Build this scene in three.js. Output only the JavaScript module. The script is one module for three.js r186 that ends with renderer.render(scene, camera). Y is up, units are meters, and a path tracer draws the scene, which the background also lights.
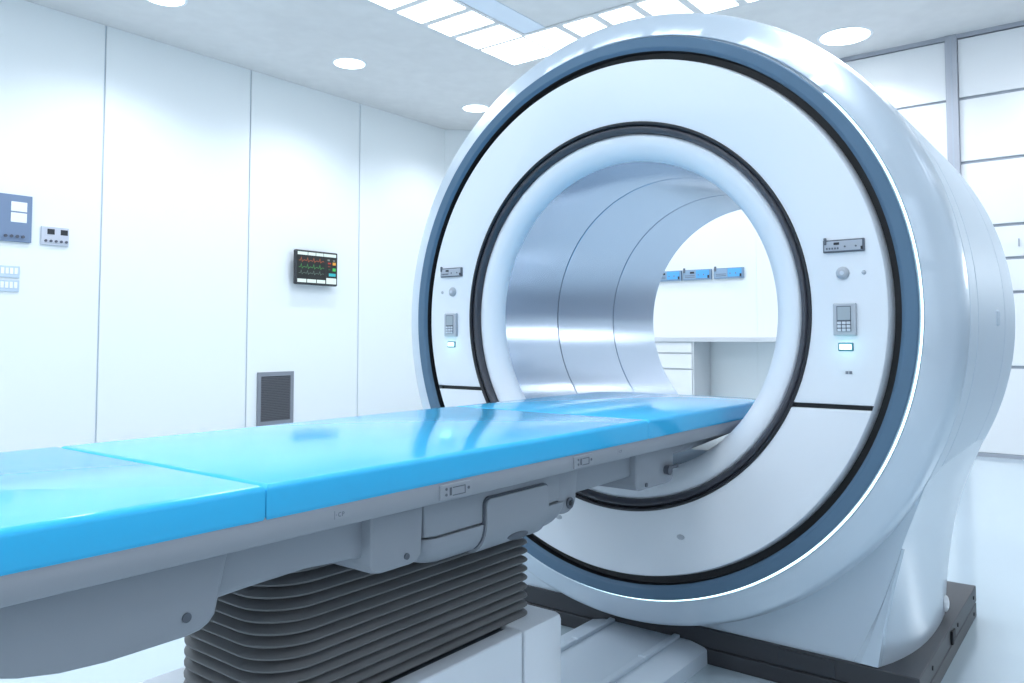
import * as THREE from 'three';
import { RoundedBoxGeometry } from 'three/addons/geometries/RoundedBoxGeometry.js';
import { mergeGeometries, mergeVertices, toCreasedNormals } from 'three/addons/utils/BufferGeometryUtils.js';
import { RectAreaLightUniformsLib } from 'three/addons/lights/RectAreaLightUniformsLib.js';

/* ------------------------------------------------------------------ camera, exposure, light levels */
const scene = new THREE.Scene();
const renderer = new THREE.WebGLRenderer({ antialias: true });
renderer.toneMapping = THREE.LinearToneMapping;
renderer.toneMappingExposure = 1.64;
renderer.shadowMap.enabled = true;
RectAreaLightUniformsLib.init();

const FOCAL = 789.41, PPX = 519.2, PPY = 300.0;
const camera = new THREE.PerspectiveCamera(2 * Math.atan(341.5 / FOCAL) * 180 / Math.PI, 1024 / 683, 0.05, 40);
camera.position.set(1.1704, 0.931, 1.9865);
{
  const yaw = -0.6535, pitch = 0.04849;
  camera.lookAt(camera.position.clone().add(new THREE.Vector3(
    Math.sin(yaw) * Math.cos(pitch), Math.sin(pitch), -Math.cos(yaw) * Math.cos(pitch))));
}
camera.setViewOffset(1024, 683, 512 - PPX, 341.5 - PPY, 1024, 683);   // lens shift of the photograph

const PANEL_NITS = 3.9;            // ceiling light panels
const ADDED_BOX_NITS = 3.0;           // added light box on the back wall, out of view
const SPOT_CD = 5.0;               // recessed downlights
const LIGHT_COLOR = new THREE.Color().setRGB(0.84, 0.895, 1.0);

/* ------------------------------------------------------------------ helpers */
let seed = 12345;
const rnd = () => { seed = (seed * 1664525 + 1013904223) >>> 0; return seed / 4294967296; };
const taken = new Map();
function numbered(name) {
  const n = taken.get(name) || 0; taken.set(name, n + 1);
  return n ? `${name}_${String(n).padStart(3, '0')}` : name;
}
function mesh(name, geo, mat, parent) {
  const m = new THREE.Mesh(geo, mat);
  m.name = parent === scene ? numbered(name) : name;
  m.castShadow = true; m.receiveShadow = true;
  parent.add(m);
  return m;
}
function thing(name, label, category, [x, y, z] = [0, 0, 0], group) {
  const g = new THREE.Group();
  g.name = numbered(name); g.position.set(x, y, z);
  g.userData = { label, category };
  if (group) g.userData.group = group;
  scene.add(g);
  return g;
}
function structure(name, geo, mat, label, category) {
  const m = mesh(name, geo, mat, scene);
  m.userData = { kind: 'structure', label, category };
  return m;
}
function shell(name, label, category, [x, y, z] = [0, 0, 0]) {
  const g = thing(name, label, category, [x, y, z]);
  g.userData.kind = 'structure';
  return g;
}
// box given by its limits
function bx(x0, x1, y0, y1, z0, z1) {
  return new THREE.BoxGeometry(x1 - x0, y1 - y0, z1 - z0).translate((x0 + x1) / 2, (y0 + y1) / 2, (z0 + z1) / 2);
}
function rbx(x0, x1, y0, y1, z0, z1, r = 0.003, seg = 2) {
  return new RoundedBoxGeometry(x1 - x0, y1 - y0, z1 - z0, seg, r).translate((x0 + x1) / 2, (y0 + y1) / 2, (z0 + z1) / 2);
}
// lathe round the z axis; profile points [radius, z]
function latheZ(pts, seg = 160, crease = 0.5, phi0 = 0, phi = Math.PI * 2) {   // phi runs clockwise from straight down to the +x side
  const g = new THREE.LatheGeometry(pts.map(([r, z]) => new THREE.Vector2(r, z)), seg, phi0, phi);
  g.rotateX(Math.PI / 2);
  return toCreasedNormals(g, crease);
}
function extrudeShape(shape, depth, bevel = 0, curveSegments = 24, bevelSegments = 3) {
  return new THREE.ExtrudeGeometry(shape, {
    depth, curveSegments, bevelEnabled: bevel > 0, bevelThickness: bevel, bevelSize: bevel, bevelOffset: -bevel, bevelSegments,
  });
}
// side profile [z, y] extruded along x from x0 to x1
function profileX(pts, x0, x1, bevel = 0.006, crease = 0.6) {
  const s = new THREE.Shape(pts.map(([z, y]) => new THREE.Vector2(-z, y)));
  const g = extrudeShape(s, (x1 - x0) - 2 * bevel, bevel, 12, 3);
  g.translate(0, 0, bevel);
  g.rotateY(Math.PI / 2);              // shape x (= -z) -> -(-z) = z ... , depth -> +x
  g.translate(x0, 0, 0);
  return toCreasedNormals(g, crease);
}
const smooth = (a, b, t) => { t = Math.min(1, Math.max(0, (t - a) / (b - a))); return t * t * (3 - 2 * t); };
function lerpTable(tab, v) {           // tab: [[key, value], ...] ascending keys
  if (v <= tab[0][0]) return tab[0][1];
  for (let i = 1; i < tab.length; i++) if (v <= tab[i][0]) {
    const t = (v - tab[i - 1][0]) / (tab[i][0] - tab[i - 1][0]);
    return tab[i - 1][1] + (tab[i][1] - tab[i - 1][1]) * t;
  }
  return tab[tab.length - 1][1];
}
// rings of equal point count -> skin
function loft(rings, capStart = true, capEnd = true, crease = 0.7) {
  const n = rings[0].length, pos = [], idx = [];
  for (const r of rings) for (const p of r) pos.push(...p);
  for (let k = 0; k < rings.length - 1; k++) for (let i = 0; i < n; i++) {
    const a = k * n + i, b = k * n + (i + 1) % n, c = a + n, d = b + n;
    idx.push(a, b, d, a, d, c);
  }
  const cap = (k, flip) => {
    const c = [0, 0, 0]; for (const p of rings[k]) for (let j = 0; j < 3; j++) c[j] += p[j] / n;
    const ci = pos.length / 3; pos.push(...c);
    for (let i = 0; i < n; i++) { const a = k * n + i, b = k * n + (i + 1) % n; flip ? idx.push(ci, b, a) : idx.push(ci, a, b); }
  };
  if (capStart) cap(0, true);
  if (capEnd) cap(rings.length - 1, false);
  const g = new THREE.BufferGeometry();
  g.setAttribute('position', new THREE.Float32BufferAttribute(pos, 3));
  g.setIndex(idx);
  const h = toCreasedNormals(g, crease);
  const p = h.attributes.position, uv = new Float32Array(p.count * 2);
  for (let i = 0; i < p.count; i++) { uv[2 * i] = p.getX(i) + p.getZ(i); uv[2 * i + 1] = p.getY(i); }
  h.setAttribute('uv', new THREE.BufferAttribute(uv, 2));
  return h;
}
function roundRect(hx, z0, z1, r, y, seg = 10, rBack = r) {   // plan outline of a rounded rectangle
  const out = [], cs = [[hx - r, z1 - r, 0, r], [-hx + r, z1 - r, 1, r], [-hx + rBack, z0 + rBack, 2, rBack], [hx - rBack, z0 + rBack, 3, rBack]];
  for (const [cx, cz, q, k] of cs) for (let i = 0; i <= seg; i++) {
    const a = (q + i / seg) * Math.PI / 2;
    out.push([cx + k * Math.cos(a), y, cz + k * Math.sin(a)]);
  }
  return out;
}
const merge = (...g) => mergeGeometries(g.map(a => {
  const b = a.index ? a.toNonIndexed() : a;
  for (const k of Object.keys(b.attributes)) if (!['position', 'normal', 'uv'].includes(k)) b.deleteAttribute(k);
  return b;
}));

/* ------------------------------------------------------------------ materials */
const rgb = (r, g, b) => new THREE.Color().setRGB(r, g, b);
const std = (color, roughness, o = {}) => new THREE.MeshStandardMaterial({ color, roughness, metalness: 0, ...o });
const phys = (color, roughness, o = {}) => new THREE.MeshPhysicalMaterial({ color, roughness, metalness: 0, ...o });
function noiseTexture(size, fine, coarse, lo, hi, stretch = 1) {   // layered value noise, grey
  const d = new Uint8Array(size * size * 4), grids = [];
  for (const n of [coarse, coarse * 2, fine, fine * 2]) {
    const gx = n, gy = Math.max(2, Math.round(n * stretch)), a = new Float32Array(gx * gy);
    for (let i = 0; i < a.length; i++) a[i] = rnd();
    grids.push([gx, gy, a]);
  }
  const w = [0.4, 0.25, 0.2, 0.15];
  for (let y = 0; y < size; y++) for (let x = 0; x < size; x++) {
    let v = 0;
    grids.forEach(([gx, gy, a], k) => {
      const fx = x / size * gx, fy = y / size * gy, ix = Math.floor(fx), iy = Math.floor(fy);
      const tx = smooth(0, 1, fx - ix), ty = smooth(0, 1, fy - iy);
      const at = (i, j) => a[((iy + j) % gy) * gx + (ix + i) % gx];
      v += w[k] * ((at(0, 0) * (1 - tx) + at(1, 0) * tx) * (1 - ty) + (at(0, 1) * (1 - tx) + at(1, 1) * tx) * ty);
    });
    const q = Math.round(255 * (lo + (hi - lo) * v)), i = 4 * (y * size + x);
    d[i] = d[i + 1] = d[i + 2] = q; d[i + 3] = 255;
  }
  const t = new THREE.DataTexture(d, size, size);
  t.wrapS = t.wrapT = THREE.RepeatWrapping; t.magFilter = THREE.LinearFilter; t.needsUpdate = true;
  return t;
}
const texPlaster = noiseTexture(512, 96, 6, 0.90, 1.0); texPlaster.colorSpace = THREE.SRGBColorSpace;
const texSheen = noiseTexture(512, 64, 5, 0.55, 1.0);

const CASING = rgb(0.60, 0.68, 0.755);      // pale silver-blue paint of the scanner casing
const WHITE = rgb(0.78, 0.83, 0.88);       // white moulded panels of scanner and table stand
const GREY = rgb(0.30, 0.325, 0.36);       // grey paint of the table body
const M = {
  wall: std(rgb(0.80, 0.84, 0.85), 0.42),
  wallJoint: std(rgb(0.58, 0.66, 0.74), 0.7),
  plainWall: std(rgb(0.82, 0.84, 0.85), 0.6),
  addedLower: std(rgb(0.36, 0.40, 0.45), 0.5),  // grey lower walls, added out of view to darken reflections
  ceiling: std(rgb(0.79, 0.78, 0.77), 0.85, { map: texPlaster }),
  ceilingTrim: std(rgb(0.66, 0.66, 0.66), 0.8),
  ceilingStrip: std(rgb(0.74, 0.80, 0.88), 0.5),
  floor: phys(rgb(0.47, 0.57, 0.63), 0.16, { roughnessMap: texSheen, clearcoat: 0.3, clearcoatRoughness: 0.1 }),
  cabinet: std(rgb(0.84, 0.85, 0.86), 0.35),
  cabinetBody: std(rgb(0.34, 0.37, 0.42), 0.6),
  pillar: std(rgb(0.42, 0.44, 0.49), 0.4, { metalness: 0.3 }),
  counter: std(rgb(0.62, 0.64, 0.66), 0.4),
  glow: new THREE.MeshStandardMaterial({ color: 0xffffff, roughness: 0.6, emissive: rgb(0.92, 0.98, 1.0), emissiveIntensity: 2.2 }),
  addedBoxGlow: new THREE.MeshStandardMaterial({ color: 0xffffff, roughness: 0.6, emissive: rgb(0.88, 0.97, 1.0), emissiveIntensity: 3.4 }),
  downTrim: std(rgb(0.80, 0.83, 0.85), 0.4),
  silver: phys(CASING, 0.28, { metalness: 0.4, clearcoat: 0.3, clearcoatRoughness: 0.15 }),
  shell: phys(CASING, 0.42, { metalness: 0.1, clearcoat: 0.1, clearcoatRoughness: 0.3 }),
  pedestal: phys(CASING, 0.3, { metalness: 0.15, clearcoat: 0.5, clearcoatRoughness: 0.15 }),
  seamStrip: phys(CASING, 0.25, { metalness: 0.3 }),
  face: phys(WHITE, 0.34, { clearcoat: 0.25, clearcoatRoughness: 0.2 }),
  blueRing: phys(rgb(0.088, 0.165, 0.25), 0.42, { metalness: 0.2 }),
  black: std(rgb(0.006, 0.007, 0.009), 0.5),
  seal: phys(rgb(0.045, 0.048, 0.062), 0.38, { clearcoat: 0.3, clearcoatRoughness: 0.3 }),
  sealDark: std(rgb(0.014, 0.015, 0.02), 0.45),
  funnel: phys(WHITE, 0.35, { clearcoat: 0.3, clearcoatRoughness: 0.3 }),
  bore: new THREE.MeshPhysicalMaterial({ color: rgb(0.55, 0.62, 0.72), roughness: 0.22, metalness: 0.9, anisotropy: 0.75, anisotropyRotation: Math.PI / 2 }),
  led: new THREE.MeshStandardMaterial({ color: 0xffffff, emissive: rgb(0.70, 0.98, 1.0), emissiveIntensity: 1.3, roughness: 0.5 }),
  statusGlow: new THREE.MeshStandardMaterial({ color: 0xffffff, emissive: rgb(0.45, 0.97, 1.0), emissiveIntensity: 0.75, roughness: 0.5 }),
  statusFrame: std(rgb(0.05, 0.20, 0.26), 0.5),
  plateGrey: std(rgb(0.42, 0.46, 0.52), 0.45, { metalness: 0.3 }),
  plateEdge: std(rgb(0.12, 0.14, 0.17), 0.5),
  plateDark: std(rgb(0.02, 0.024, 0.03), 0.4),
  keypad: std(rgb(0.44, 0.48, 0.53), 0.45),
  keypadScreen: std(rgb(0.36, 0.42, 0.46), 0.3),
  key: std(rgb(0.60, 0.65, 0.72), 0.5),
  mark: std(rgb(0.20, 0.22, 0.26), 0.6),
  base: phys(rgb(0.035, 0.037, 0.043), 0.45),
  baseDark: std(rgb(0.008, 0.008, 0.01), 0.6),
  pad: phys(rgb(0.05, 0.50, 0.86), 0.12, { specularIntensity: 0.55 }),
  padSeam: std(rgb(0.03, 0.20, 0.48), 0.6),
  tableGrey: phys(GREY, 0.45),
  tableDetail: std(rgb(0.10, 0.115, 0.14), 0.5),
  tablePlate: std(GREY, 0.42),
  bellows: std(rgb(0.16, 0.162, 0.166), 0.5),
  standWhite: phys(WHITE, 0.35, { clearcoat: 0.2, clearcoatRoughness: 0.2 }),
  standGap: std(rgb(0.10, 0.12, 0.15), 0.7),
  track: phys(CASING, 0.4),
  ventFrame: std(rgb(0.25, 0.265, 0.30), 0.45, { metalness: 0.3 }),
  ventSlat: std(rgb(0.16, 0.17, 0.19), 0.5, { metalness: 0.3 }),
  ventBack: std(rgb(0.02, 0.02, 0.024), 0.8),
  slatePanel: std(rgb(0.16, 0.225, 0.34), 0.45),
  paperWhite: std(rgb(0.80, 0.83, 0.85), 0.5),
  panelGrey: std(rgb(0.52, 0.55, 0.62), 0.5),
  knobDark: std(rgb(0.08, 0.09, 0.12), 0.5),
  switchPlate: std(rgb(0.50, 0.60, 0.70), 0.5),
  switchWhite: std(rgb(0.86, 0.88, 0.90), 0.4),
  monitorCase: std(rgb(0.03, 0.033, 0.037), 0.45),
  instrumentCase: std(rgb(0.20, 0.30, 0.42), 0.45),
  instrumentGrey: std(rgb(0.26, 0.37, 0.50), 0.45),
  blueFace: std(rgb(0.10, 0.40, 0.78), 0.4),
};

/* ------------------------------------------------------------------ room shell */
const XL = -5.168, ZB = -5.272, YC = 3.41, XR = 4.4, ZF = 4.6;
structure('floor', bx(XL - 0.3, XR + 0.3, -0.12, 0, ZB - 0.3, ZF + 0.3), M.floor, 'glossy pale blue-white seamless floor', 'floor');
structure('ceiling', bx(XL - 0.3, XR + 0.3, YC, YC + 0.15, ZB - 0.3, ZF + 0.3), M.ceiling, 'pale grey plaster ceiling', 'ceiling');
{
  const w = shell('wall_right', 'wall opposite the monitor wall, white above an added grey lower half', 'wall');
  mesh('upper_wall', bx(XR, XR + 0.15, 1.1, YC, ZB, ZF), M.plainWall, w);
  mesh('added_lower_wall', bx(XR, XR + 0.15, 0, 1.1, ZB, ZF), M.addedLower, w);  // unseen grey half, added so the casing mirrors something darker
}
structure('wall_front', bx(XL, XR + 0.15, 0, YC, ZF, ZF + 0.15), M.plainWall, 'plain pale wall facing the scanner front', 'wall');

// left wall: tall white panels 1.31 m wide with open joints
{
  const w = shell('wall_left', 'white panelled wall carrying the monitor and the floor vent', 'wall');
  mesh('backing', bx(XL - 0.15, XL - 0.012, 0, YC, -4.84, ZF), M.wallJoint, w);
  const seams = [ZF, 3.028, 1.717, 0.406, -0.905, -2.216, -3.529, -4.84];
  for (let i = 0; i < seams.length - 1; i++)
    mesh('wall_panel', rbx(XL - 0.012, XL, 0, YC, seams[i + 1] + (i === 6 ? 0 : 0.006), seams[i] - (i ? 0.006 : 0), 0.003, 1), M.wall, w);
}
// chamfered corner between the left wall and the back wall
{
  const s = new THREE.Shape([[XL, 4.84], [XL + 0.432, -ZB], [XL + 0.432, -ZB + 0.15], [XL - 0.15, -ZB + 0.15], [XL - 0.15, 4.84]].map(p => new THREE.Vector2(...p)));
  const g = extrudeShape(s, YC); g.rotateX(-Math.PI / 2);
  structure('wall_corner', g, M.wall, 'narrow white wall cutting the corner beside the panelled wall', 'wall');
}
// back wall
{
  const w = shell('wall_back', 'white back wall behind the scanner with counter and cabinets', 'wall');
  mesh('backing', bx(XL + 0.432, XR, 0, YC, ZB - 0.15, ZB - 0.012), M.wallJoint, w);
  for (const [a, b] of [[XL + 0.432, -3.17], [-3.15, -1.568], [-1.513, -0.95]])
    mesh('wall_panel', rbx(a, b, 0, YC, ZB - 0.012, ZB, 0.003, 1), M.wall, w);
  mesh('wall_panel', rbx(1.24, XR, 1.1, YC, ZB - 0.012, ZB, 0.003, 1), M.wall, w);
  mesh('added_lower_panel', rbx(1.24, XR, 0, 1.096, ZB - 0.012, ZB, 0.003, 1), M.addedLower, w);  // unseen grey panel, added to darken what the bore reflects
  mesh('joint_strip', bx(-1.568, -1.513, 0, YC, ZB - 0.012, ZB - 0.004), M.wall, w);
}
structure('trim_1', bx(-0.95, 1.24, YC - 0.035, YC, ZB + 0.03, ZB + 0.06), M.pillar, 'grey strip along the ceiling above the cabinets', 'trim');
structure('baseboard_back', bx(-0.95, 1.24, 0, 0.03, ZB + 0.031, ZB + 0.046), M.pillar, 'low grey skirting under the white cabinets', 'skirting');

/* ------------------------------------------------------------------ ceiling lights */
{
  const x0 = -3.19, x1 = 1.24, z0 = -3.59, z1 = 2.05;      // ring of light panels
  const s = new THREE.Shape([[x0, z0], [x1, z0], [x1, z1], [x0, z1]].map(p => new THREE.Vector2(p[0], -p[1])));
  const ix0 = -2.63, ix1 = x1 - 0.56, iz0 = -3.045, iz1 = z1 - 0.56;
  s.holes.push(new THREE.Path([[ix0, iz0], [ix0, iz1], [ix1, iz1], [ix1, iz0]].map(p => new THREE.Vector2(p[0], -p[1]))));
  const g = extrudeShape(s, 0.012); g.rotateX(-Math.PI / 2); g.translate(0, YC - 0.012, 0);
  structure('trim_2', g, M.ceilingTrim, 'flat pale frame holding the ring of ceiling light panels', 'ceiling frame');
  structure('trim_3', bx(-2.63, -2.42, YC - 0.006, YC, -3.045, iz1), M.ceilingStrip, 'pale blue strip along the inner edge of the light ring', 'ceiling strip');

  const panel = (a, b, c, d, label = 'flat white oblong light panel set in the ceiling light ring') => {
    const p = thing('light_panel', label, 'ceiling light',
      [(a + b) / 2, YC - 0.012, (c + d) / 2], 'ceiling light panels of the ring');
    const W = b - a, D = d - c;
    mesh('diffuser', rbx(-W / 2, W / 2, -0.006, 0, -D / 2, D / 2, 0.0025, 1), M.glow, p);
    const l = new THREE.RectAreaLight(LIGHT_COLOR, PANEL_NITS, W, D);
    l.position.set(0, -0.008, 0); l.rotation.x = -Math.PI / 2; p.add(l);
    l.name = 'panel_light';
  };
  const cell = 0.259, pitch = 0.331;
  for (let k = 0; k < 14; k++) {
    const zb = -3.052 + pitch * k;
    panel(-3.128, -2.665, zb + (k ? 0.022 : 0), zb + 0.022 + cell);
    panel(x1 - 0.525, x1 - 0.062, zb + (k ? 0.022 : 0), zb + 0.022 + cell);
  }
  for (let k = 0; k < 10; k++) {
    const xa = -2.653 + 0.047 + pitch * k;
    panel(k ? xa : xa - 0.044, xa + cell, -3.55, -3.080);
    panel(xa, xa + cell, z1 - 0.525, z1 - 0.062);
  }
  panel(-3.128, -2.680, -3.55, -3.096, 'larger square light panel in the ring corner nearest the cut wall corner');
  panel(-3.128, -2.665, z1 - 0.525, z1 - 0.062, 'larger square light panel in the ring corner on the control panel side');
  panel(x1 - 0.525, x1 - 0.062, -3.55, -3.087, 'larger square light panel in the ring corner toward the grey upright');
  panel(x1 - 0.525, x1 - 0.062, z1 - 0.525, z1 - 0.062, 'larger square light panel in the ring corner beyond the table foot');
}
function downlight(x, z, r, label, group, candela = SPOT_CD) {
  const d = thing('downlight', label, 'downlight', [x, YC, z], group);
  mesh('trim_ring', new THREE.LatheGeometry([[r - 0.012, -0.001], [r - 0.008, -0.006], [r, -0.008], [r + 0.012, -0.004], [r + 0.014, 0]].map(p => new THREE.Vector2(...p)), 48), M.downTrim, d);
  mesh('lens', new THREE.CylinderGeometry(r - 0.01, r - 0.01, 0.004, 48).translate(0, -0.003, 0), M.glow, d);
  const l = new THREE.SpotLight(LIGHT_COLOR, candela, 0, 1.22, 0.45, 2);
  l.position.set(0, -0.012, 0); l.target.position.set(0, -1, 0);
  l.castShadow = true; l.shadow.radius = 6; l.name = 'downlight_lamp';
  d.add(l); d.add(l.target); l.target.name = 'lamp_aim';
}
for (const [z, where] of [[-4.40, 'nearest the cut wall corner'], [-2.65, 'above the wall monitor'], [-0.92, 'above the small grey wall panel'], [0.82, 'past the slate blue panel'], [2.56, 'nearest the front wall']])
  downlight(-4.31, z, 0.145, `small round recessed downlight along the panelled wall, ${where}`, 'downlights along the panelled wall');
for (const [x, where] of [[-2.44, 'above the drawer unit'], [-0.58, 'before the cabinet of plain doors'], [1.28, 'past the drawer cabinet'], [3.14, 'above the added light box']])
  downlight(x, -4.70, 0.20, `large round recessed downlight along the back wall, ${where}`, 'downlights along the back wall');
for (const z of [-2.95, -1.2, 0.55, 2.30])  // extra unseen row, added to brighten the right wall and side faces
  downlight(XR - 0.85, z, 0.145, 'small round downlight added out of view beside the plain wall opposite the monitor', 'added downlights along the plain wall', 2.0);
for (const x of [-3.2, -1.4, 0.4, 2.2])  // extra unseen row, added to bounce light onto the scanner face
  downlight(x, ZF - 0.75, 0.145, 'small round downlight added out of view beside the wall facing the scanner front', 'added downlights along the front wall', 8.0);

/* ------------------------------------------------------------------ scanner gantry */
const HY = 1.0;                        // height of the bore axis
const scanner = thing('medical_scanner', 'large silver-white ring scanner with steel-blue trim ring and open bore', 'scanner', [0, 0, 0]);
const up = g => g.translate(0, HY, 0);
{
  const P = (name, g, m, label, parent = scanner) => { const o = mesh(name, up(g), m, parent); if (label) o.userData.label = label; return o; };
  // outer cylinder: three shells with fine joints
  const shellProfile = (za, zb) => [[0.60, za], [0.886, za], [0.89, za - 0.004], [0.89, zb + 0.004], [0.886, zb], [0.60, zb]];
  P('housing_shell', latheZ(shellProfile(-0.097, -0.218)), M.shell);
  P('housing_shell', latheZ(shellProfile(-0.222, -0.758)), M.shell);
  P('housing_shell', latheZ([[0.60, -0.762], [0.886, -0.762], [0.89, -0.766], [0.89, -1.04], [0.884, -1.065], [0.868, -1.085], [0.845, -1.097], [0.82, -1.10], [0.47, -1.104], [0.462, -1.10], [0.462, -1.08], [0.60, -1.06]]), M.shell);
  for (const z of [-0.22, -0.76]) P('joint_band', latheZ([[0.87, z + 0.003], [0.8885, z + 0.003], [0.8885, z - 0.003], [0.87, z - 0.003]]), M.seamStrip, 'thin pale joint line');
  // silver front ring
  const LED0 = -Math.PI * 0.30, LEDA = Math.PI * (0.30 + 0.5 + 0.235);
  P('front_ring', latheZ([[0.800, -0.06], [0.8005, -0.020], [0.8055, -0.020], [0.8063, -0.0150], [0.809, -0.0136], [0.845, -0.0285], [0.866, -0.038], [0.8745, -0.0435], [0.8805, -0.052], [0.8845, -0.0655], [0.8885, -0.085], [0.889, -0.0965], [0.80, -0.0965]], 200, 0.4), M.silver, 'broad polished silver bevel ring');
  P('light_ring', latheZ([[0.8008, -0.0185], [0.8014, -0.0150], [0.8048, -0.0145], [0.8054, -0.0185]], 140, 0.5, LED0, LEDA), M.led, 'thin glowing cyan-white light line');
  P('blue_ring', latheZ([[0.768, -0.03], [0.7618, -0.0115], [0.7620, -0.0095], [0.7695, -0.0010], [0.7725, 0], [0.797, 0], [0.7995, -0.0015], [0.8003, -0.004], [0.8003, -0.03], [0.768, -0.03]], 200, 0.3), M.blueRing, 'steel-blue trim ring');
  P('black_groove', latheZ([[0.720, -0.036], [0.752, -0.036], [0.7612, -0.034], [0.7617, -0.0105], [0.765, -0.0125]]), M.black, 'black ring lining the groove round the face');  // floor and outer wall of the groove, coloured black
  // white front panels, split by the dark slit
  const facePanel = (top) => {
    const ro = 0.7352, ri = 0.558, cut = top ? -0.2285 : -0.2405, s = new THREE.Shape();
    const ao = Math.asin(cut / ro), ai = Math.asin(cut / ri);
    if (top) { s.absarc(0, 0, ro, ao, Math.PI - ao, false); s.absarc(0, 0, ri, Math.PI - ai, ai, true); }
    else { s.absarc(0, 0, ro, Math.PI - ao, 2 * Math.PI + ao, false); s.absarc(0, 0, ri, 2 * Math.PI + ai, Math.PI - ai, true); }
    s.closePath();
    const g = extrudeShape(s, 0.075, 0.0035, 110, 3); g.translate(0, 0, -0.0785 + 0.0);
    return toCreasedNormals(g, 0.35);
  };
  const upper = P('front_panel', facePanel(true), M.face, 'upper white face panel with controls');
  const lower = P('front_panel', facePanel(false), M.face, 'lower white face panel');
  P('panel_rim', latheZ([[0.7346, -0.0012], [0.7358, -0.0030], [0.7425, -0.0345], [0.7425, -0.05]], 200, 0.4), M.face, 'sloping white rim of the face');
  P('slit', bx(-0.692, -0.505, -0.2402, -0.2288, -0.06, -0.012).toNonIndexed(), M.black, 'black slit');
  P('slit', bx(0.505, 0.692, -0.2402, -0.2288, -0.06, -0.012).toNonIndexed(), M.black, 'black slit');
  // dark seal round the funnel
  P('bore_seal', latheZ([[0.560, -0.03], [0.5595, 0.000], [0.5575, 0.003], [0.5535, 0.003], [0.5505, 0.000], [0.5490, -0.007]]), M.sealDark, 'black rubber lip');
  P('bore_seal', latheZ([[0.5500, -0.012], [0.5478, -0.006], [0.5440, -0.003], [0.5390, -0.003], [0.5340, -0.007], [0.5300, -0.014], [0.5275, -0.024], [0.527, -0.04]], 160, 1.2), M.seal, 'dark grey rounded trim');
  // funnel and bore
  P('bore_funnel', latheZ([[0.530, -0.03], [0.5275, -0.0215], [0.520, -0.0185], [0.508, -0.0185], [0.494, -0.022], [0.480, -0.029], [0.468, -0.038], [0.460, -0.047], [0.4555, -0.056], [0.4545, -0.062]], 160, 1.2), M.funnel, 'pale smooth funnel lip');
  const cut = [-0.060, -0.368, -0.760, -1.104];
  for (let k = 0; k < 3; k++) {
    const r0 = 0.4545 + 0.0016 * k, r1 = r0 + 0.0014, za = cut[k] - (k ? 0.0025 : 0), zb = cut[k + 1] + (k < 2 ? 0.0025 : 0);
    P('bore_liner', latheZ([[r0 + 0.012, za], [r0 + 0.001, za], [r0, za - 0.001], [r1, zb + 0.001], [r1 + 0.001, zb], [r1 + 0.012, zb]], 160, 0.5), M.bore, 'brushed metal bore lining');
  }
  P('bore_backing', latheZ([[0.4665, -0.08], [0.4705, -1.09]]), M.plateEdge);

  // pedestal: loft that leaves the cylinder and stands on the plinth
  const front = [[-0.9, 0.652], [-0.8, 0.668], [-0.7, 0.69], [-0.57, 0.725], [-0.47, 0.765], [-0.38, 0.801]];
  const side = [[-0.9, 0.720], [-0.86, 0.7215], [-0.75, 0.727], [-0.65, 0.738], [-0.57, 0.752], [-0.50, 0.772], [-0.44, 0.792], [-0.38, 0.8045]];
  const frontZ = [[-0.9, -0.181], [-0.8, -0.176], [-0.7, -0.165], [-0.57, -0.145], [-0.47, -0.12], [-0.38, -0.085]];
  const rings = [];
  for (let i = 0; i <= 26; i++) {
    const y = -0.9 + 0.52 * i / 26, xf = lerpTable(front, y), xs = lerpTable(side, y), zf = lerpTable(frontZ, y), zb = -0.98 - 0.06 * (y + 0.9) / 0.52;
    const half = [];
    half.push([0, zf]); half.push([xf * 0.5, zf]); half.push([xf * 0.8, zf]);
    half.push([xf - 0.028, zf]); half.push([xf - 0.010, zf + 0.0015]); half.push([xf, zf - 0.001]);
    for (let k = 1; k <= 14; k++) {
      const t = k / 15, z = zf - 0.004 + (zb - zf + 0.008) * t, bulge = Math.pow(1 - Math.pow(Math.abs(2 * t - 1), 2.4), 0.9);
      half.push([xf + (xs - xf) * bulge, z]);
    }
    half.push([xf, zb]); half.push([xf * 0.5, zb]); half.push([0, zb]);
    const ring = half.map(([x, z]) => [x, y, z]);
    for (let k = half.length - 2; k > 0; k--) ring.push([-half[k][0], y, half[k][1]]);
    rings.push(ring);
  }
  const ped = P('pedestal', loft(rings, true, true, 0.55), M.pedestal, 'smooth pale blue-silver pedestal flaring out of the ring');
  // raised edge strip along the front corner of the pedestal, each side
  for (const s of [-1, 1]) {
    const rr = [];
    for (let i = 0; i <= 20; i++) {
      const t = i / 20, y = -0.897 + 0.31 * t, xf = lerpTable(front, y), zf = lerpTable(frontZ, y);
      const w = 0.052 * Math.pow(1 - t, 2.2) + 0.017 * (1 - 0.9 * t), h = 0.006 * (1 - t) + 0.0015;
      rr.push([[s * (xf - w), y, zf - 0.004], [s * (xf - w * 0.6), y, zf + h], [s * (xf + 0.001), y, zf + h], [s * (xf + 0.006), y, zf - 0.006]]);
    }
    const o = mesh('edge_strip', up(loft(rr, true, true, 0.4)), M.seamStrip, ped); o.userData.label = 'pale raised corner strip';
  }
  for (const s of [-1, 1]) {
    const k = P('side_button', toCreasedNormals(new THREE.SphereGeometry(1, 20, 14).scale(0.009, 0.024, 0.022).translate(s * 0.7225, -0.862, -0.70), 3), M.switchWhite, 'white oval button');
    const hnd = mesh('grip', up(new THREE.CapsuleGeometry(0.008, 0.03, 6, 12).translate(s * 0.890, -0.012, -0.572)), M.shell, scanner);
    hnd.userData.label = 'small silver side catch';
  }
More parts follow.
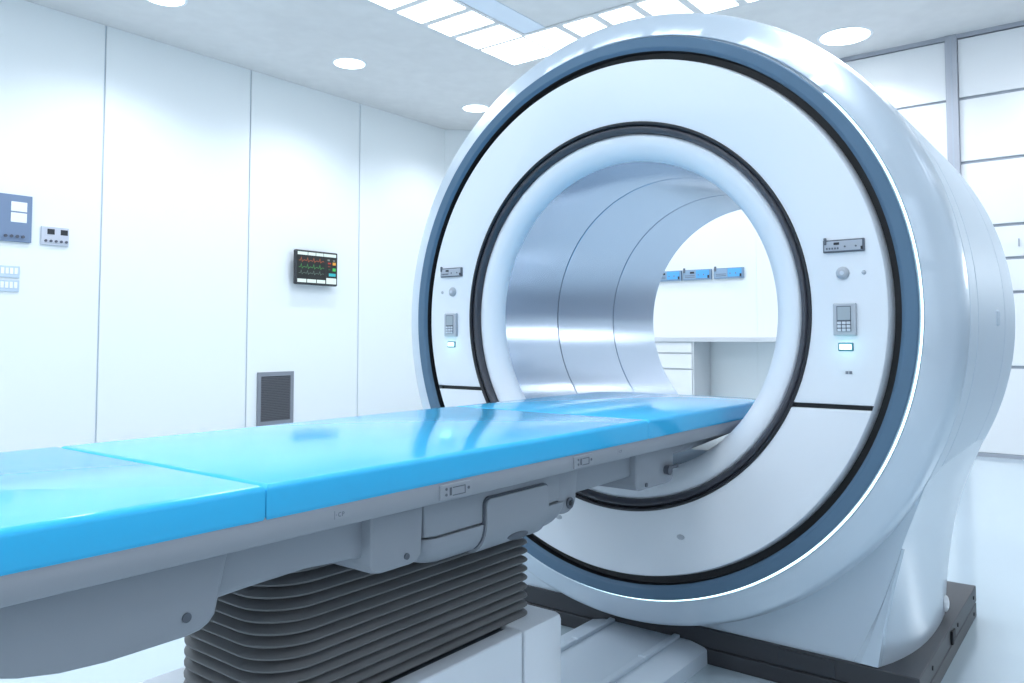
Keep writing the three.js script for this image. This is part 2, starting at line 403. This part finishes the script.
  // dark plinth
  const base = mesh('plinth', merge(rbx(-0.749, 0.749, 0.048, 0.1, -1.092, -0.17, 0.003), bx(-0.742, 0.742, 0.042, 0.05, -1.086, -0.176), rbx(-0.749, 0.749, 0, 0.044, -1.092, -0.17, 0.003)), M.base, scanner);
  base.userData.label = 'dark grey floor plinth with a horizontal joint';
  for (const [z, y] of [[-1.03, 0.075], [-0.72, 0.075], [-0.33, 0.075], [-1.03, 0.022]]) {
    mesh('screw', new THREE.CylinderGeometry(0.006, 0.006, 0.003, 12).rotateZ(Math.PI / 2).translate(0.750, y, z), M.baseDark, base);
  }
  mesh('latch', merge(rbx(0.749, 0.756, 0.052, 0.09, -0.62, -0.60, 0.002), rbx(0.749, 0.754, 0.06, 0.085, -0.655, -0.628, 0.002)), M.baseDark, base);
  mesh('access_cover', rbx(0.40, 0.55, 0.052, 0.094, -0.171, -0.1675, 0.001), M.base, base);

  // controls on the face, mirrored places
  for (const s of [-1, 1]) {
    const cx = s * 0.6385, z = 0.0;
    const plate = P('equipment_plate', rbx(cx - 0.048, cx + 0.048, 0.139, 0.170, z - 0.002, z + 0.006, 0.002), M.plateEdge, 'small grey instrument plate');
    mesh('plate_face', up(rbx(cx - 0.0445, cx + 0.0435, 0.1425, 0.1665, z + 0.004, z + 0.0075, 0.001)), M.plateGrey, plate);
    mesh('plate_hook', up(rbx(cx - 0.0455, cx - 0.039, 0.158, 0.1755, z + 0.004, z + 0.011, 0.002)), M.plateEdge, plate);
    mesh('plate_display', up(bx(cx - 0.022, cx - 0.009, 0.157, 0.163, z + 0.007, z + 0.0085).toNonIndexed()), M.plateDark, plate);
    for (let k = 0; k < 5; k++) mesh('plate_key', up(bx(cx - 0.040 + k * 0.0064, cx - 0.036 + k * 0.0064, 0.1465, 0.151, z + 0.007, z + 0.0085).toNonIndexed()), M.plateEdge, plate);
    for (const dx of [0.004, 0.029]) mesh('plate_screw', up(new THREE.CylinderGeometry(0.0024, 0.0024, 0.002, 10).rotateX(Math.PI / 2).translate(cx + dx, 0.152, z + 0.008)), M.plateEdge, plate);
    mesh('plate_stop', up(bx(cx + 0.040, cx + 0.044, 0.143, 0.151, z + 0.006, z + 0.009).toNonIndexed()), M.plateDark, plate);
    const dial = P('dial', new THREE.LatheGeometry([[0, 0.009], [0.009, 0.009], [0.0105, 0.0075], [0.0125, 0.005], [0.0150, 0.004], [0.0155, 0]].map(p => new THREE.Vector2(...p)), 28).rotateX(Math.PI / 2).translate(s * 0.6345, 0.0885, z), M.keypad, 'round grey dial');
    mesh('dial_mark', up(new THREE.CylinderGeometry(0.005, 0.005, 0.002, 16).rotateX(Math.PI / 2).translate(s * 0.6345, 0.0885, z + 0.0095)), M.key, dial);
    P('stud', new THREE.SphereGeometry(0.0055, 14, 10).scale(1, 1, 0.6).translate(s * 0.6825, 0.088, z), M.keypad, 'small grey stud');
    const pad = P('keypad', rbx(cx - 0.0265, cx + 0.0265, -0.0625, 0.0155, z - 0.002, z + 0.010, 0.003), M.keypad, 'grey keypad with small screen');
    const bz = mesh('keypad_bezel', up(bx(cx - 0.0175, cx + 0.0155, -0.0525, 0.0085, z + 0.0095, z + 0.0108).toNonIndexed()), M.plateEdge, pad);
    mesh('keypad_screen', up(bx(cx - 0.0155, cx + 0.014, -0.025, 0.0065, z + 0.010, z + 0.0115).toNonIndexed()), M.keypadScreen, pad);
    for (let r = 0; r < 3; r++) for (let c = 0; c < 3; c++)
      mesh('key', up(rbx(cx - 0.0160 + c * 0.0107, cx - 0.0075 + c * 0.0107, -0.0355 - r * 0.0083, -0.0290 - r * 0.0083, z + 0.010, z + 0.0130, 0.001, 1)), M.key, pad);
    const st = P('status_light', rbx(cx - 0.0175, cx + 0.0175, -0.0995, -0.0795, z - 0.002, z + 0.0035, 0.002), M.statusFrame, 'small glowing cyan status lamp');
    mesh('status_lens', up(bx(cx - 0.0140, cx + 0.0140, -0.0960, -0.0830, z + 0.002, z + 0.0045).toNonIndexed()), M.statusGlow, st);
    const pl = new THREE.PointLight(rgb(0.45, 0.97, 1.0), 0.0012, 0, 2);
    pl.position.set(cx, HY - 0.0895, z + 0.02); pl.name = 'status_lamp'; pl.castShadow = true; st.add(pl);
  }
  for (const dx of [0, 0.0085]) P('face_mark', bx(0.6365 + dx, 0.6432 + dx, -0.1545, -0.1475, -0.002, 0.0012).toNonIndexed(), M.mark, 'tiny grey printed mark');
  for (const sx of [-1, 1]) P('face_fastener', new THREE.SphereGeometry(0.009, 14, 8).scale(1.3, 0.8, 0.35).translate(sx * 0.20, -0.607, 0.0), M.keypad, 'small grey fastener');
}

/* ------------------------------------------------------------------ floor track between table and scanner */
{
  const t = thing('floor_track', 'low pale grey floor track with two ribs between table stand and scanner', 'floor track', [0, 0, 0]);
  const s = new THREE.Shape([[-0.197, 0], [0.197, 0], [0.196, 0.040], [0.188, 0.046], [0.145, 0.056], [-0.145, 0.056], [-0.188, 0.046], [-0.196, 0.040]].map(p => new THREE.Vector2(...p)));
  const g = extrudeShape(s, 0.73); g.translate(0, 0, -0.1695);
  mesh('track_plate', toCreasedNormals(g, 0.5), M.track, t);
  for (const x of [-0.115, 0.103]) {
    const r = mesh('rib', rbx(x - 0.010, x + 0.010, 0.054, 0.066, -0.1695, 0.5595, 0.004), M.track, t);
    mesh('rib_clip', rbx(x - 0.012, x + 0.012, 0.054, 0.069, 0.03, 0.045, 0.003), M.track, r);
  }
}

/* ------------------------------------------------------------------ patient table */
const table = thing('patient_table', 'long patient table with bright blue cushion on a grey body over black bellows', 'patient table', [0, 0, 0]);
{
  const T = (name, g, m, label, parent = table) => { const o = mesh(name, g, m, parent); if (label) o.userData.label = label; return o; };
  const zEnd = -0.43, zFoot = 1.96, W = 0.30;
  // plan outline between z = a (toward scanner) and z = b, shape y = -z
  const plan = (a, b, w, ra = 0, rb = 0) => {
    const s = new THREE.Shape();
    s.moveTo(-w, -b + rb);
    s.lineTo(-w, -a - ra); if (ra) s.bezierCurveTo(-w, -a - ra * 0.35, -w + ra * 0.5, -a, -w + ra * 1.3, -a);
    s.lineTo(w - ra * 1.3, -a); if (ra) s.bezierCurveTo(w - ra * 0.5, -a, w, -a - ra * 0.35, w, -a - ra);
    s.lineTo(w, -b + rb); if (rb) s.quadraticCurveTo(w, -b, w - rb, -b);
    s.lineTo(-w + rb, -b); if (rb) s.quadraticCurveTo(-w, -b, -w, -b + rb);
    return s;
  };
  const slab = (shape, y0, y1, bevel) => { const g = extrudeShape(shape, y1 - y0 - 2 * bevel, bevel, 16, 5); g.rotateX(-Math.PI / 2); g.translate(0, y0 + bevel, 0); return toCreasedNormals(g, 0.5); };
  T('cushion', slab(plan(zEnd, 0.3605, W, 0.10, 0), 0.697, 0.745, 0.009), M.pad, 'blue cushion section with rounded end inside the bore');
  T('cushion', slab(plan(0.3625, 1.377, W), 0.697, 0.745, 0.009), M.pad, 'long middle blue cushion section');
  T('cushion', slab(plan(1.379, zFoot, W, 0, 0.06), 0.697, 0.745, 0.009), M.pad, 'blue cushion section at the foot end');
  T('cushion_seam', slab(plan(zEnd + 0.02, zFoot - 0.02, W - 0.008, 0.1, 0.06), 0.7045, 0.7405, 0.002), M.padSeam);
  // rail frame under the cushion
  const rail = T('side_rail', slab(plan(zEnd + 0.006, zFoot - 0.006, W - 0.002, 0.10, 0.06), 0.669, 0.7045, 0.0035), M.tableGrey, 'grey rail frame under the cushion');
  const railPlate = (z0, z1) => {
    const p = mesh('rail_plate', rbx(0.296, 0.3015, 0.6735, 0.6965, z1, z0, 0.002), M.tablePlate, rail);
    return p;
  };
  for (const s of [-1, 1]) for (const [z0, z1] of [[1.057, 0.982], [0.672, 0.603]]) {
    const L = z0 - z1;
    mesh('rail_plate', rbx(s > 0 ? 0.2965 : -0.3015, s > 0 ? 0.3015 : -0.2965, 0.6725, 0.6965, z1, z0, 0.0015), M.tablePlate, rail);
    const xd = s * 0.3013;
    mesh('rail_slot', merge(bx(xd - 0.001, xd + 0.001, 0.6785, 0.691, z0 - 0.026, z0 - 0.0215)), M.tableDetail, rail);
    for (const y of [0.6805, 0.6895]) mesh('rail_dot', new THREE.CylinderGeometry(0.0024, 0.0024, 0.002, 10).rotateZ(Math.PI / 2).translate(xd, y, z0 - 0.0135), M.tableDetail, rail);
    mesh('rail_window', merge(bx(xd - 0.0008, xd + 0.0008, 0.6895, 0.691, z1 + 0.017, z0 - 0.029), bx(xd - 0.0008, xd + 0.0008, 0.677, 0.6785, z1 + 0.017, z0 - 0.029), bx(xd - 0.0008, xd + 0.0008, 0.677, 0.691, z1 + 0.0155, z1 + 0.017)), M.tableDetail, rail);
    mesh('rail_dot', new THREE.CylinderGeometry(0.0026, 0.0026, 0.002, 10).rotateZ(Math.PI / 2).translate(xd, 0.685, z1 + 0.0075), M.tableDetail, rail);
  }
  {   // small printed letters on the rail
    const c = document.createElement('canvas'); c.width = 256; c.height = 128;
    const k = c.getContext('2d'); k.fillStyle = '#959ba2'; k.fillRect(0, 0, 256, 128);
    k.fillStyle = '#656b75'; k.fillRect(10, 8, 8, 112); k.fillRect(30, 60, 22, 8);
    k.font = 'bold 84px sans-serif'; k.textBaseline = 'middle'; k.fillText('CP', 62, 66);
    const t = new THREE.CanvasTexture(c); t.colorSpace = THREE.SRGBColorSpace;
    const print = std(new THREE.Color(1, 1, 1), 0.5, { map: t });
    for (const z of [1.253, 0.485]) mesh('rail_print', new THREE.PlaneGeometry(0.030, 0.013).rotateY(Math.PI / 2).translate(0.2984, 0.687, z), print, rail);
  }
  // underbody tray
  const tray = [[0.05, 0.669], [0.05, 0.64], [0.30, 0.605], [0.62, 0.603], [1.10, 0.598], [1.17, 0.596], [1.20, 0.599], [1.27, 0.603], [1.36, 0.600], [1.46, 0.594], [1.56, 0.592], [1.66, 0.61], [1.74, 0.64], [1.77, 0.669]];
  T('underbody', profileX(tray, -0.240, 0.240, 0.008), M.tableGrey, 'grey underside tray');
  T('cradle_underside', profileX([[0.145, 0.668], [0.145, 0.630], [0.02, 0.630], [-0.30, 0.650], [-0.36, 0.668]], -0.235, 0.235, 0.008), M.tableGrey, 'grey underside of the table end reaching into the bore');
  // rear cover at the foot end
  const rear = [[1.398, 0.669], [1.417, 0.585], [1.425, 0.576], [1.437, 0.570], [1.455, 0.5675], [1.55, 0.567], [1.60, 0.571], [1.64, 0.579], [1.68, 0.592], [1.74, 0.618], [1.79, 0.648], [1.81, 0.669]];
  const rc = T('end_cover', profileX(rear, -0.256, 0.256, 0.007, 0.4), M.tableGrey, 'grey rounded end cover');
  for (const s of [-1, 1]) mesh('cover_screw', new THREE.CylinderGeometry(0.006, 0.006, 0.004, 14).rotateZ(Math.PI / 2).translate(s * 0.2555, 0.592, 1.457), M.tableDetail, rc);
  // mounting blocks
  const block = (z0, z1, y0, hx, label) => {
    const g = profileX([[z0, 0.669], [z0 + 0.004, y0 + 0.012], [z0 + 0.014, y0 + 0.002], [z0 + 0.03, y0], [z1 - 0.022, y0], [z1 - 0.006, y0 + 0.004], [z1, y0 + 0.016], [z1, 0.669]], -hx, hx, 0.008, 0.5);
    return T('mounting_block', g, M.tableGrey, label);
  };
  const b1 = block(1.052, 1.166, 0.5715, 0.262, 'grey mounting block beside the bellows');
  const b2 = block(0.150, 0.345, 0.5715, 0.258, 'grey carrier block near the scanner');
  for (const [b, z, y] of [[b1, 1.093, 0.588], [b2, 0.30, 0.583]]) for (const s of [-1, 1])
    mesh('block_screw', new THREE.CylinderGeometry(0.005, 0.005, 0.006, 12).rotateZ(Math.PI / 2).translate(s * (b === b1 ? 0.262 : 0.258), y, z), M.tableDetail, b);
  for (const s of [-1, 1]) {
    mesh('lock_knob', merge(new THREE.CylinderGeometry(0.010, 0.012, 0.016, 16).rotateZ(Math.PI / 2).translate(s * 0.264, 0.606, 0.200), new THREE.CylinderGeometry(0.005, 0.005, 0.045, 10).rotateX(Math.PI / 2).translate(s * 0.268, 0.612, 0.18)), M.tableDetail, b2);
  }
  // drive housing: rounded boss with lower bowl and service cover
  const dh = T('drive_housing', profileX([[0.660, 0.669], [0.660, 0.604], [0.70, 0.603], [0.90, 0.603], [1.02, 0.602], [1.048, 0.606], [1.053, 0.669]], -0.259, 0.259, 0.006, 0.5), M.tableGrey, 'grey drive housing');
  const bowlRings = [];
  for (let i = 0; i <= 8; i++) {
    const a = i / 8 * Math.PI / 2, y = 0.6015 - 0.053 * Math.sin(a), q = 0.055 * (1 - Math.cos(a));
    bowlRings.push(roundRect(0.262 - q * 0.9, 0.632 + q * 1.0, 1.049 - q * 0.9, 0.030, y, 6));
  }
  mesh('lower_bowl', loft(bowlRings, true, true, 0.8), M.tableGrey, dh);
  for (const s of [-1, 1]) {
    // service cover: plate that bends inward with the bowl
    const bent = (z0, z1, top, lift, thick, amax, cr) => {
      const rings = [], N = 24;
      for (let i = 0; i <= N; i++) {
        const u = i / N, z = z0 + (z1 - z0) * (0.5 - 0.5 * Math.cos(Math.PI * u)), e = Math.min(z - z0, z1 - z);
        const dTop = e < cr ? cr - Math.sqrt(Math.max(0, cr * cr - (cr - e) * (cr - e))) : 0;
        const out = [[0.2625 + lift, top - dTop], [0.2625 + lift, 0.62], [0.2625 + lift, 0.6015]];
        for (let k = 1; k <= 7; k++) { const q = amax * k / 7; out.push([0.2625 + lift - 0.0495 * (1 - Math.cos(q)), 0.6015 - (0.053 + lift) * Math.sin(q)]); }
        const inn = out.map(([x, y]) => [x - thick, y]).reverse();
        rings.push([...out, ...inn].map(([x, y]) => [s * x, y, z]));
      }
      return loft(rings, true, true, 0.6);
    };
    mesh('service_cover', bent(0.711, 0.900, 0.6455, 0.0045, 0.012, 1.25, 0.012), M.tableGrey, dh);
    mesh('cover_gap', bent(0.7075, 0.9035, 0.6490, 0.0006, 0.010, 1.0, 0.014), M.tableDetail, dh);
    mesh('cover_recess', new THREE.SphereGeometry(1, 20, 12).scale(0.006, 0.010, 0.034).rotateX(-0.1).rotateZ(-s * 0.6).translate(s * 0.2525, 0.561, 0.792), M.tableDetail, dh);
  }
  // hinge tongue with bushing
  for (const s of [-1, 1]) {
    const sh = new THREE.Shape();
    sh.moveTo(-0.664, 0.669); sh.lineTo(-0.664, 0.580); sh.quadraticCurveTo(-0.655, 0.574, -0.640, 0.574); sh.bezierCurveTo(-0.610, 0.574, -0.596, 0.590, -0.598, 0.612); sh.lineTo(-0.588, 0.669);
    const g = extrudeShape(sh, 0.034, 0.004, 10, 2); g.rotateY(Math.PI / 2); g.translate(s > 0 ? 0.2185 : -0.2605, 0, 0);
    const to = T('hinge_tongue', toCreasedNormals(g, 0.5), M.tableGrey, 'rounded grey hinge tongue');
    mesh('bushing', new THREE.TorusGeometry(0.009, 0.003, 8, 20).rotateY(Math.PI / 2).translate(s * 0.2598, 0.5945, 0.626), M.tableDetail, to);
    mesh('bushing_pin', new THREE.CylinderGeometry(0.005, 0.005, 0.006, 12).rotateZ(Math.PI / 2).translate(s * 0.260, 0.5945, 0.626), M.plateDark, to);
  }
  // bellows
  {
    const rr = [], n = 14, pitch = 0.0186, yTop = 0.600, q = pitch / 0.0245;
    for (let k = 0; k < n; k++) {
      const y = yTop - pitch * k;
      const ring = (dy, inset) => rr.push(roundRect(0.150 - inset, 0.603 + inset, 1.262 - inset, 0.085 - inset * 0.6, y - dy * q, 8, 0.032));
      ring(0, 0.019); ring(0.0045, 0.011); ring(0.0105, 0.002); ring(0.0130, 0.0004); ring(0.0155, 0.0004); ring(0.0178, 0.003); ring(0.0215, 0.014);
    }
    T('bellows', loft(rr, true, true, 0.7), M.bellows, 'black rubber accordion bellows');
  }
  // stand
  const st = T('stand', merge(rbx(-0.185, 0.185, 0.0, 0.333, 0.575, 1.285, 0.004)), M.standGap, 'white table stand');
  const cap = (z0, z1) => {
    const s = new THREE.Shape([[-0.195, 0], [0.195, 0], [0.195, 0.331], [0.1915, 0.340], [0.182, 0.344], [-0.182, 0.344], [-0.1915, 0.340], [-0.195, 0.331]].map(p => new THREE.Vector2(...p)));
    const g = extrudeShape(s, z1 - z0 - 0.012, 0.006, 8, 3); g.translate(0, 0, z0 + 0.006);
    return toCreasedNormals(g, 0.5);
  };
  T('stand_end', cap(0.562, 0.692), M.standWhite, 'white end block of the stand', table);
  T('stand_end', cap(1.175, 1.292), M.standWhite, 'white end block of the stand', table);
  for (const s of [-1, 1]) {
    const g = profileX([[0.700, 0.0], [1.168, 0.0], [1.168, 0.343], [0.700, 0.343]], s > 0 ? 0.153 : -0.195, s > 0 ? 0.195 : -0.153, 0.006, 0.4);
    T('side_panel', g, M.standWhite, 'white side panel of the stand');
  }
}

/* ------------------------------------------------------------------ things on the panelled wall */
{
  // monitor
  const m = thing('wall_monitor', 'black patient monitor with coloured traces on the panelled wall', 'monitor', [XL, 1.616, -2.922]);
  mesh('wall_bracket', rbx(0.0, 0.05, -0.08, 0.08, -0.09, 0.09, 0.004), M.monitorCase, m);
  const body = mesh('bezel', rbx(0.05, 0.095, -0.167, 0.167, -0.253, 0.253, 0.014, 3), M.monitorCase, m);
  const c = document.createElement('canvas'); c.width = 768; c.height = 480;
  const k = c.getContext('2d');
  k.fillStyle = '#0d1412'; k.fillRect(0, 0, 768, 480);
  k.fillStyle = '#e4fbfb';
  for (const [a, b] of [[8, 196], [206, 348], [358, 500], [508, 752]]) k.fillRect(a, 8, b - a, 46);
  for (const [a, b] of [[8, 176], [190, 362], [376, 540]]) k.fillRect(a, 418, b - a, 52);
  k.fillRect(560, 380, 198, 92);
  const trace = (y0, col, amp, lw) => {
    k.strokeStyle = col; k.lineWidth = lw; k.beginPath(); k.moveTo(30, y0);
    for (let i = 0; i < 4; i++) { const x = 60 + i * 118; k.lineTo(x, y0); k.lineTo(x + 18, y0 - amp); k.lineTo(x + 34, y0 + amp * 0.4); k.lineTo(x + 50, y0); k.lineTo(x + 80, y0 - amp * 0.25); k.lineTo(x + 100, y0); }
    k.stroke();
  };
  trace(140, '#a8542c', 44, 9); trace(240, '#3f8a45', 46, 9); trace(330, '#5d726a', 40, 8);
  k.fillStyle = '#333c3a'; k.fillRect(548, 80, 8, 330);
  k.fillStyle = '#8a8f8c'; k.fillRect(580, 90, 46, 26); k.fillRect(690, 96, 40, 20);
  k.fillStyle = '#b53a26'; k.fillRect(590, 140, 60, 24); k.fillStyle = '#e7a83a'; k.fillRect(684, 132, 62, 44);
  k.fillStyle = '#7a3527'; k.fillRect(590, 190, 50, 20);
  k.fillStyle = '#43c257'; k.fillRect(684, 222, 62, 48); k.fillStyle = '#2e5a37'; k.fillRect(600, 236, 40, 22);
  k.fillStyle = '#38bccb'; k.fillRect(610, 306, 136, 46);
  const t = new THREE.CanvasTexture(c); t.colorSpace = THREE.SRGBColorSpace;
  const screen = new THREE.MeshStandardMaterial({ color: 0x080808, roughness: 0.3, emissive: 0xffffff, emissiveMap: t, emissiveIntensity: 0.66 });
  mesh('screen', new THREE.PlaneGeometry(0.478, 0.306).rotateY(Math.PI / 2).translate(0.0955, 0, 0), screen, m).userData.label = 'lit screen with red, green and cyan readings';

  // vent grille
  const v = thing('vent_grille', 'dark grey louvred vent grille low on the panelled wall', 'vent', [XL, 0.37, -2.525]);
  const hw = 0.198, hh = 0.247, fw = 0.036;
  mesh('frame', merge(bx(0, 0.016, -hh, hh, -hw, -hw + fw), bx(0, 0.016, -hh, hh, hw - fw, hw), bx(0, 0.016, hh - fw * 1.1, hh, -hw + fw, hw - fw), bx(0, 0.016, -hh, -hh + fw * 1.1, -hw + fw, hw - fw)), M.ventFrame, v);
  mesh('backing', bx(0.0, 0.003, -hh + 0.01, hh - 0.01, -hw + 0.01, hw - 0.01), M.ventBack, v);
  const slat = new THREE.BoxGeometry(0.016, 0.003, 2 * (hw - fw)).rotateZ(-0.7);
  for (let i = 0; i < 26; i++) mesh('slat', slat, M.ventSlat, v).position.set(0.009, -hh + fw * 1.1 + 0.010 + i * 0.0157, 0);

  // slate blue control panel, partly outside the picture
  const a = thing('control_panel', 'slate blue wall control panel with two white displays and a row of knobs', 'control panel', [XL, 1.796, -0.205]);
  mesh('panel_body', rbx(0, 0.022, -0.170, 0.170, -0.198, 0.198, 0.003), M.slatePanel, a);
  for (const y of [0.085, 0.0055]) for (const z of [-0.111, 0.10]) mesh('display', rbx(0.020, 0.025, y - 0.0345, y + 0.0345, z - 0.052, z + 0.052, 0.001, 1), M.paperWhite, a);
  for (let i = 0; i < 4; i++) mesh('knob', new THREE.CylinderGeometry(0.010, 0.011, 0.012, 16).rotateZ(Math.PI / 2).translate(0.027, -0.132, -0.140 + i * 0.0375), M.knobDark, a);
  // small grey panel
  const b = thing('control_panel', 'small light grey wall panel with two black displays beside the seam', 'control panel', [XL, 1.692, -0.566]);
  mesh('panel_body', rbx(0, 0.018, -0.068, 0.068, -0.096, 0.096, 0.003), M.panelGrey, b);
  for (const z of [0.031, -0.0615]) mesh('display', rbx(0.016, 0.021, 0.012, 0.052, z - 0.025, z + 0.025, 0.001, 1), M.plateDark, b);
  for (let i = 0; i < 5; i++) mesh('knob', new THREE.CylinderGeometry(0.009, 0.010, 0.012, 16).rotateZ(Math.PI / 2).translate(0.022, -0.038, 0.067 - i * 0.0358), M.knobDark, b);
  // switch plates
  for (const [y, label] of [[1.4085, 'upper pale switch plate with white rocker switches under the slate blue panel'], [1.307, 'lower pale switch plate with white rocker switches under the slate blue panel']]) {
    const s = thing('switch_plate', label, 'switch plate', [XL, y, -0.18]);
    mesh('plate', rbx(0, 0.010, -0.042, 0.042, -0.157, 0.157, 0.002), M.switchPlate, s);
    for (let i = 0; i < 10; i++) mesh('rocker', rbx(0.008, 0.013, -0.016, 0.028, -0.143 + i * 0.0290, -0.143 + 0.0205 + i * 0.0290, 0.002), M.switchWhite, s);
  }
}

/* ------------------------------------------------------------------ back wall: instruments, counter, cabinets */
for (const [x, label] of [[-2.477, 'blue-faced wall instrument farthest from the wall joint strip'], [-2.161, 'middle blue-faced wall instrument of the row with a black display'], [-1.8345, 'blue-faced wall instrument nearest the wall joint strip']]) {
  const p = thing('wall_instrument', label, 'instrument', [x, 1.559, ZB], 'blue instruments on the back wall');
  mesh('case', rbx(-0.149, 0.149, -0.052, 0.050, 0, 0.03, 0.003), M.instrumentCase, p);
  mesh('face', rbx(-0.005, 0.132, -0.036, 0.042, 0.028, 0.034, 0.001, 1), M.blueFace, p);
  mesh('grey_face', rbx(-0.138, -0.008, -0.040, 0.042, 0.028, 0.033, 0.001, 1), M.instrumentGrey, p);
  mesh('hook', rbx(-0.140, -0.120, 0.02, 0.068, 0.028, 0.042, 0.003), M.plateEdge, p);
  if (x < -2) mesh('display', bx(-0.068, -0.024, 0.010, 0.030, 0.032, 0.036), M.plateDark, p);
  for (let i = 0; i < 2; i++) mesh('label_line', bx(-0.125, -0.02, -0.012 - i * 0.016, -0.006 - i * 0.016, 0.032, 0.0345), M.plateEdge, p);
  for (const dx of [0.020, 0.075]) mesh('screw', new THREE.CylinderGeometry(0.008, 0.008, 0.004, 12).rotateX(Math.PI / 2).translate(dx, -0.004, 0.035), M.slatePanel, p);
  mesh('stop', bx(0.116, 0.132, -0.038, -0.010, 0.032, 0.038), M.plateDark, p);
}
{
  // unseen light box, added to put a bright mirrored band into the metal bore
  const v = thing('added_light_box', 'wide lit box added out of view beyond the white cabinets for the bore reflection', 'light box', [3.0, 1.78, ZB]);
  mesh('case', rbx(-0.62, 0.62, -0.20, 0.20, 0, 0.07, 0.008), M.switchPlate, v);
  mesh('lit_face', rbx(-0.59, 0.59, -0.17, 0.17, 0.066, 0.074, 0.003, 1), M.addedBoxGlow, v);
  const l = new THREE.RectAreaLight(LIGHT_COLOR, ADDED_BOX_NITS, 1.18, 0.34);
  l.position.set(0, 0, 0.078); l.rotation.y = Math.PI; l.name = 'added_box_light'; v.add(l);
}
{
  const w = thing('worktop', 'pale grey worktop along the back wall above the drawers', 'worktop', [-2.35, 0.898, ZB]);
  mesh('top', rbx(-1.30, 1.30, 0, 0.044, 0, 0.405, 0.004), M.counter, w);
  const d = thing('drawer_unit', 'white drawer unit with grey side panel under the worktop', 'drawer unit', [-2.85, 0, ZB + 0.02]);
  mesh('carcass', bx(-0.80, 0.80, 0, 0.898, 0, 0.348), M.counter, d);
  mesh('side_panel', bx(0.80, 0.816, 0, 0.898, 0, 0.363), M.counter, d);
  for (const x of [-0.4, 0.4]) for (const [y0, y1] of [[0.05, 0.335], [0.35, 0.632], [0.647, 0.782], [0.797, 0.893]])
    mesh('drawer', rbx(x - 0.394, x + 0.394, y0, y1, 0.346, 0.364, 0.002, 1), M.cabinet, d);
}
{
  // cabinet columns with the grey pillar between them
  const colA = thing('tall_cabinet', 'tall white cabinet of large plain doors partly hidden by the scanner', 'cabinet', [-0.441, 0, ZB]);
  mesh('carcass', bx(-0.509, 0.509, 0, YC - 0.036, 0, 0.03), M.cabinetBody, colA);
  for (const [y0, y1] of [[0.035, 0.70], [0.715, 1.81], [1.83, 2.866], [2.886, YC - 0.04]]) mesh('door', rbx(-0.507, 0.507, y0, y1, 0.028, 0.046, 0.003, 1), M.cabinet, colA);
  const pil = thing('pillar', 'slim grey metal upright between the white cabinets', 'pillar', [0.1125, 0, ZB]);
  mesh('post', rbx(-0.0445, 0.0445, 0, YC, 0, 0.075, 0.006), M.pillar, pil);
  mesh('groove', bx(-0.006, 0.006, 0, YC - 0.01, 0.074, 0.077), M.plateGrey, pil);
  const colB = thing('tall_cabinet', 'tall white cabinet of stacked drawers and doors right beside the grey upright', 'cabinet', [0.70, 0, ZB]);
  mesh('carcass', bx(-0.543, 0.54, 0, YC - 0.036, 0, 0.03), M.cabinetBody, colB);
  const ys = [0.02, 0.707, 1.291, 1.558, 1.822, 2.35, 2.876, YC - 0.03];
  for (let i = 0; i < ys.length - 1; i++) {
    const d = mesh('door', rbx(-0.541, 0.538, ys[i] + 0.012, ys[i + 1] - 0.012, 0.028, 0.046, 0.003, 1), M.cabinet, colB);
    if (i === 4) mesh('handle', rbx(-0.163, -0.153, 1.644, 1.707, 0.045, 0.062, 0.003), M.pillar, d);
  }
}
renderer.render(scene, camera);
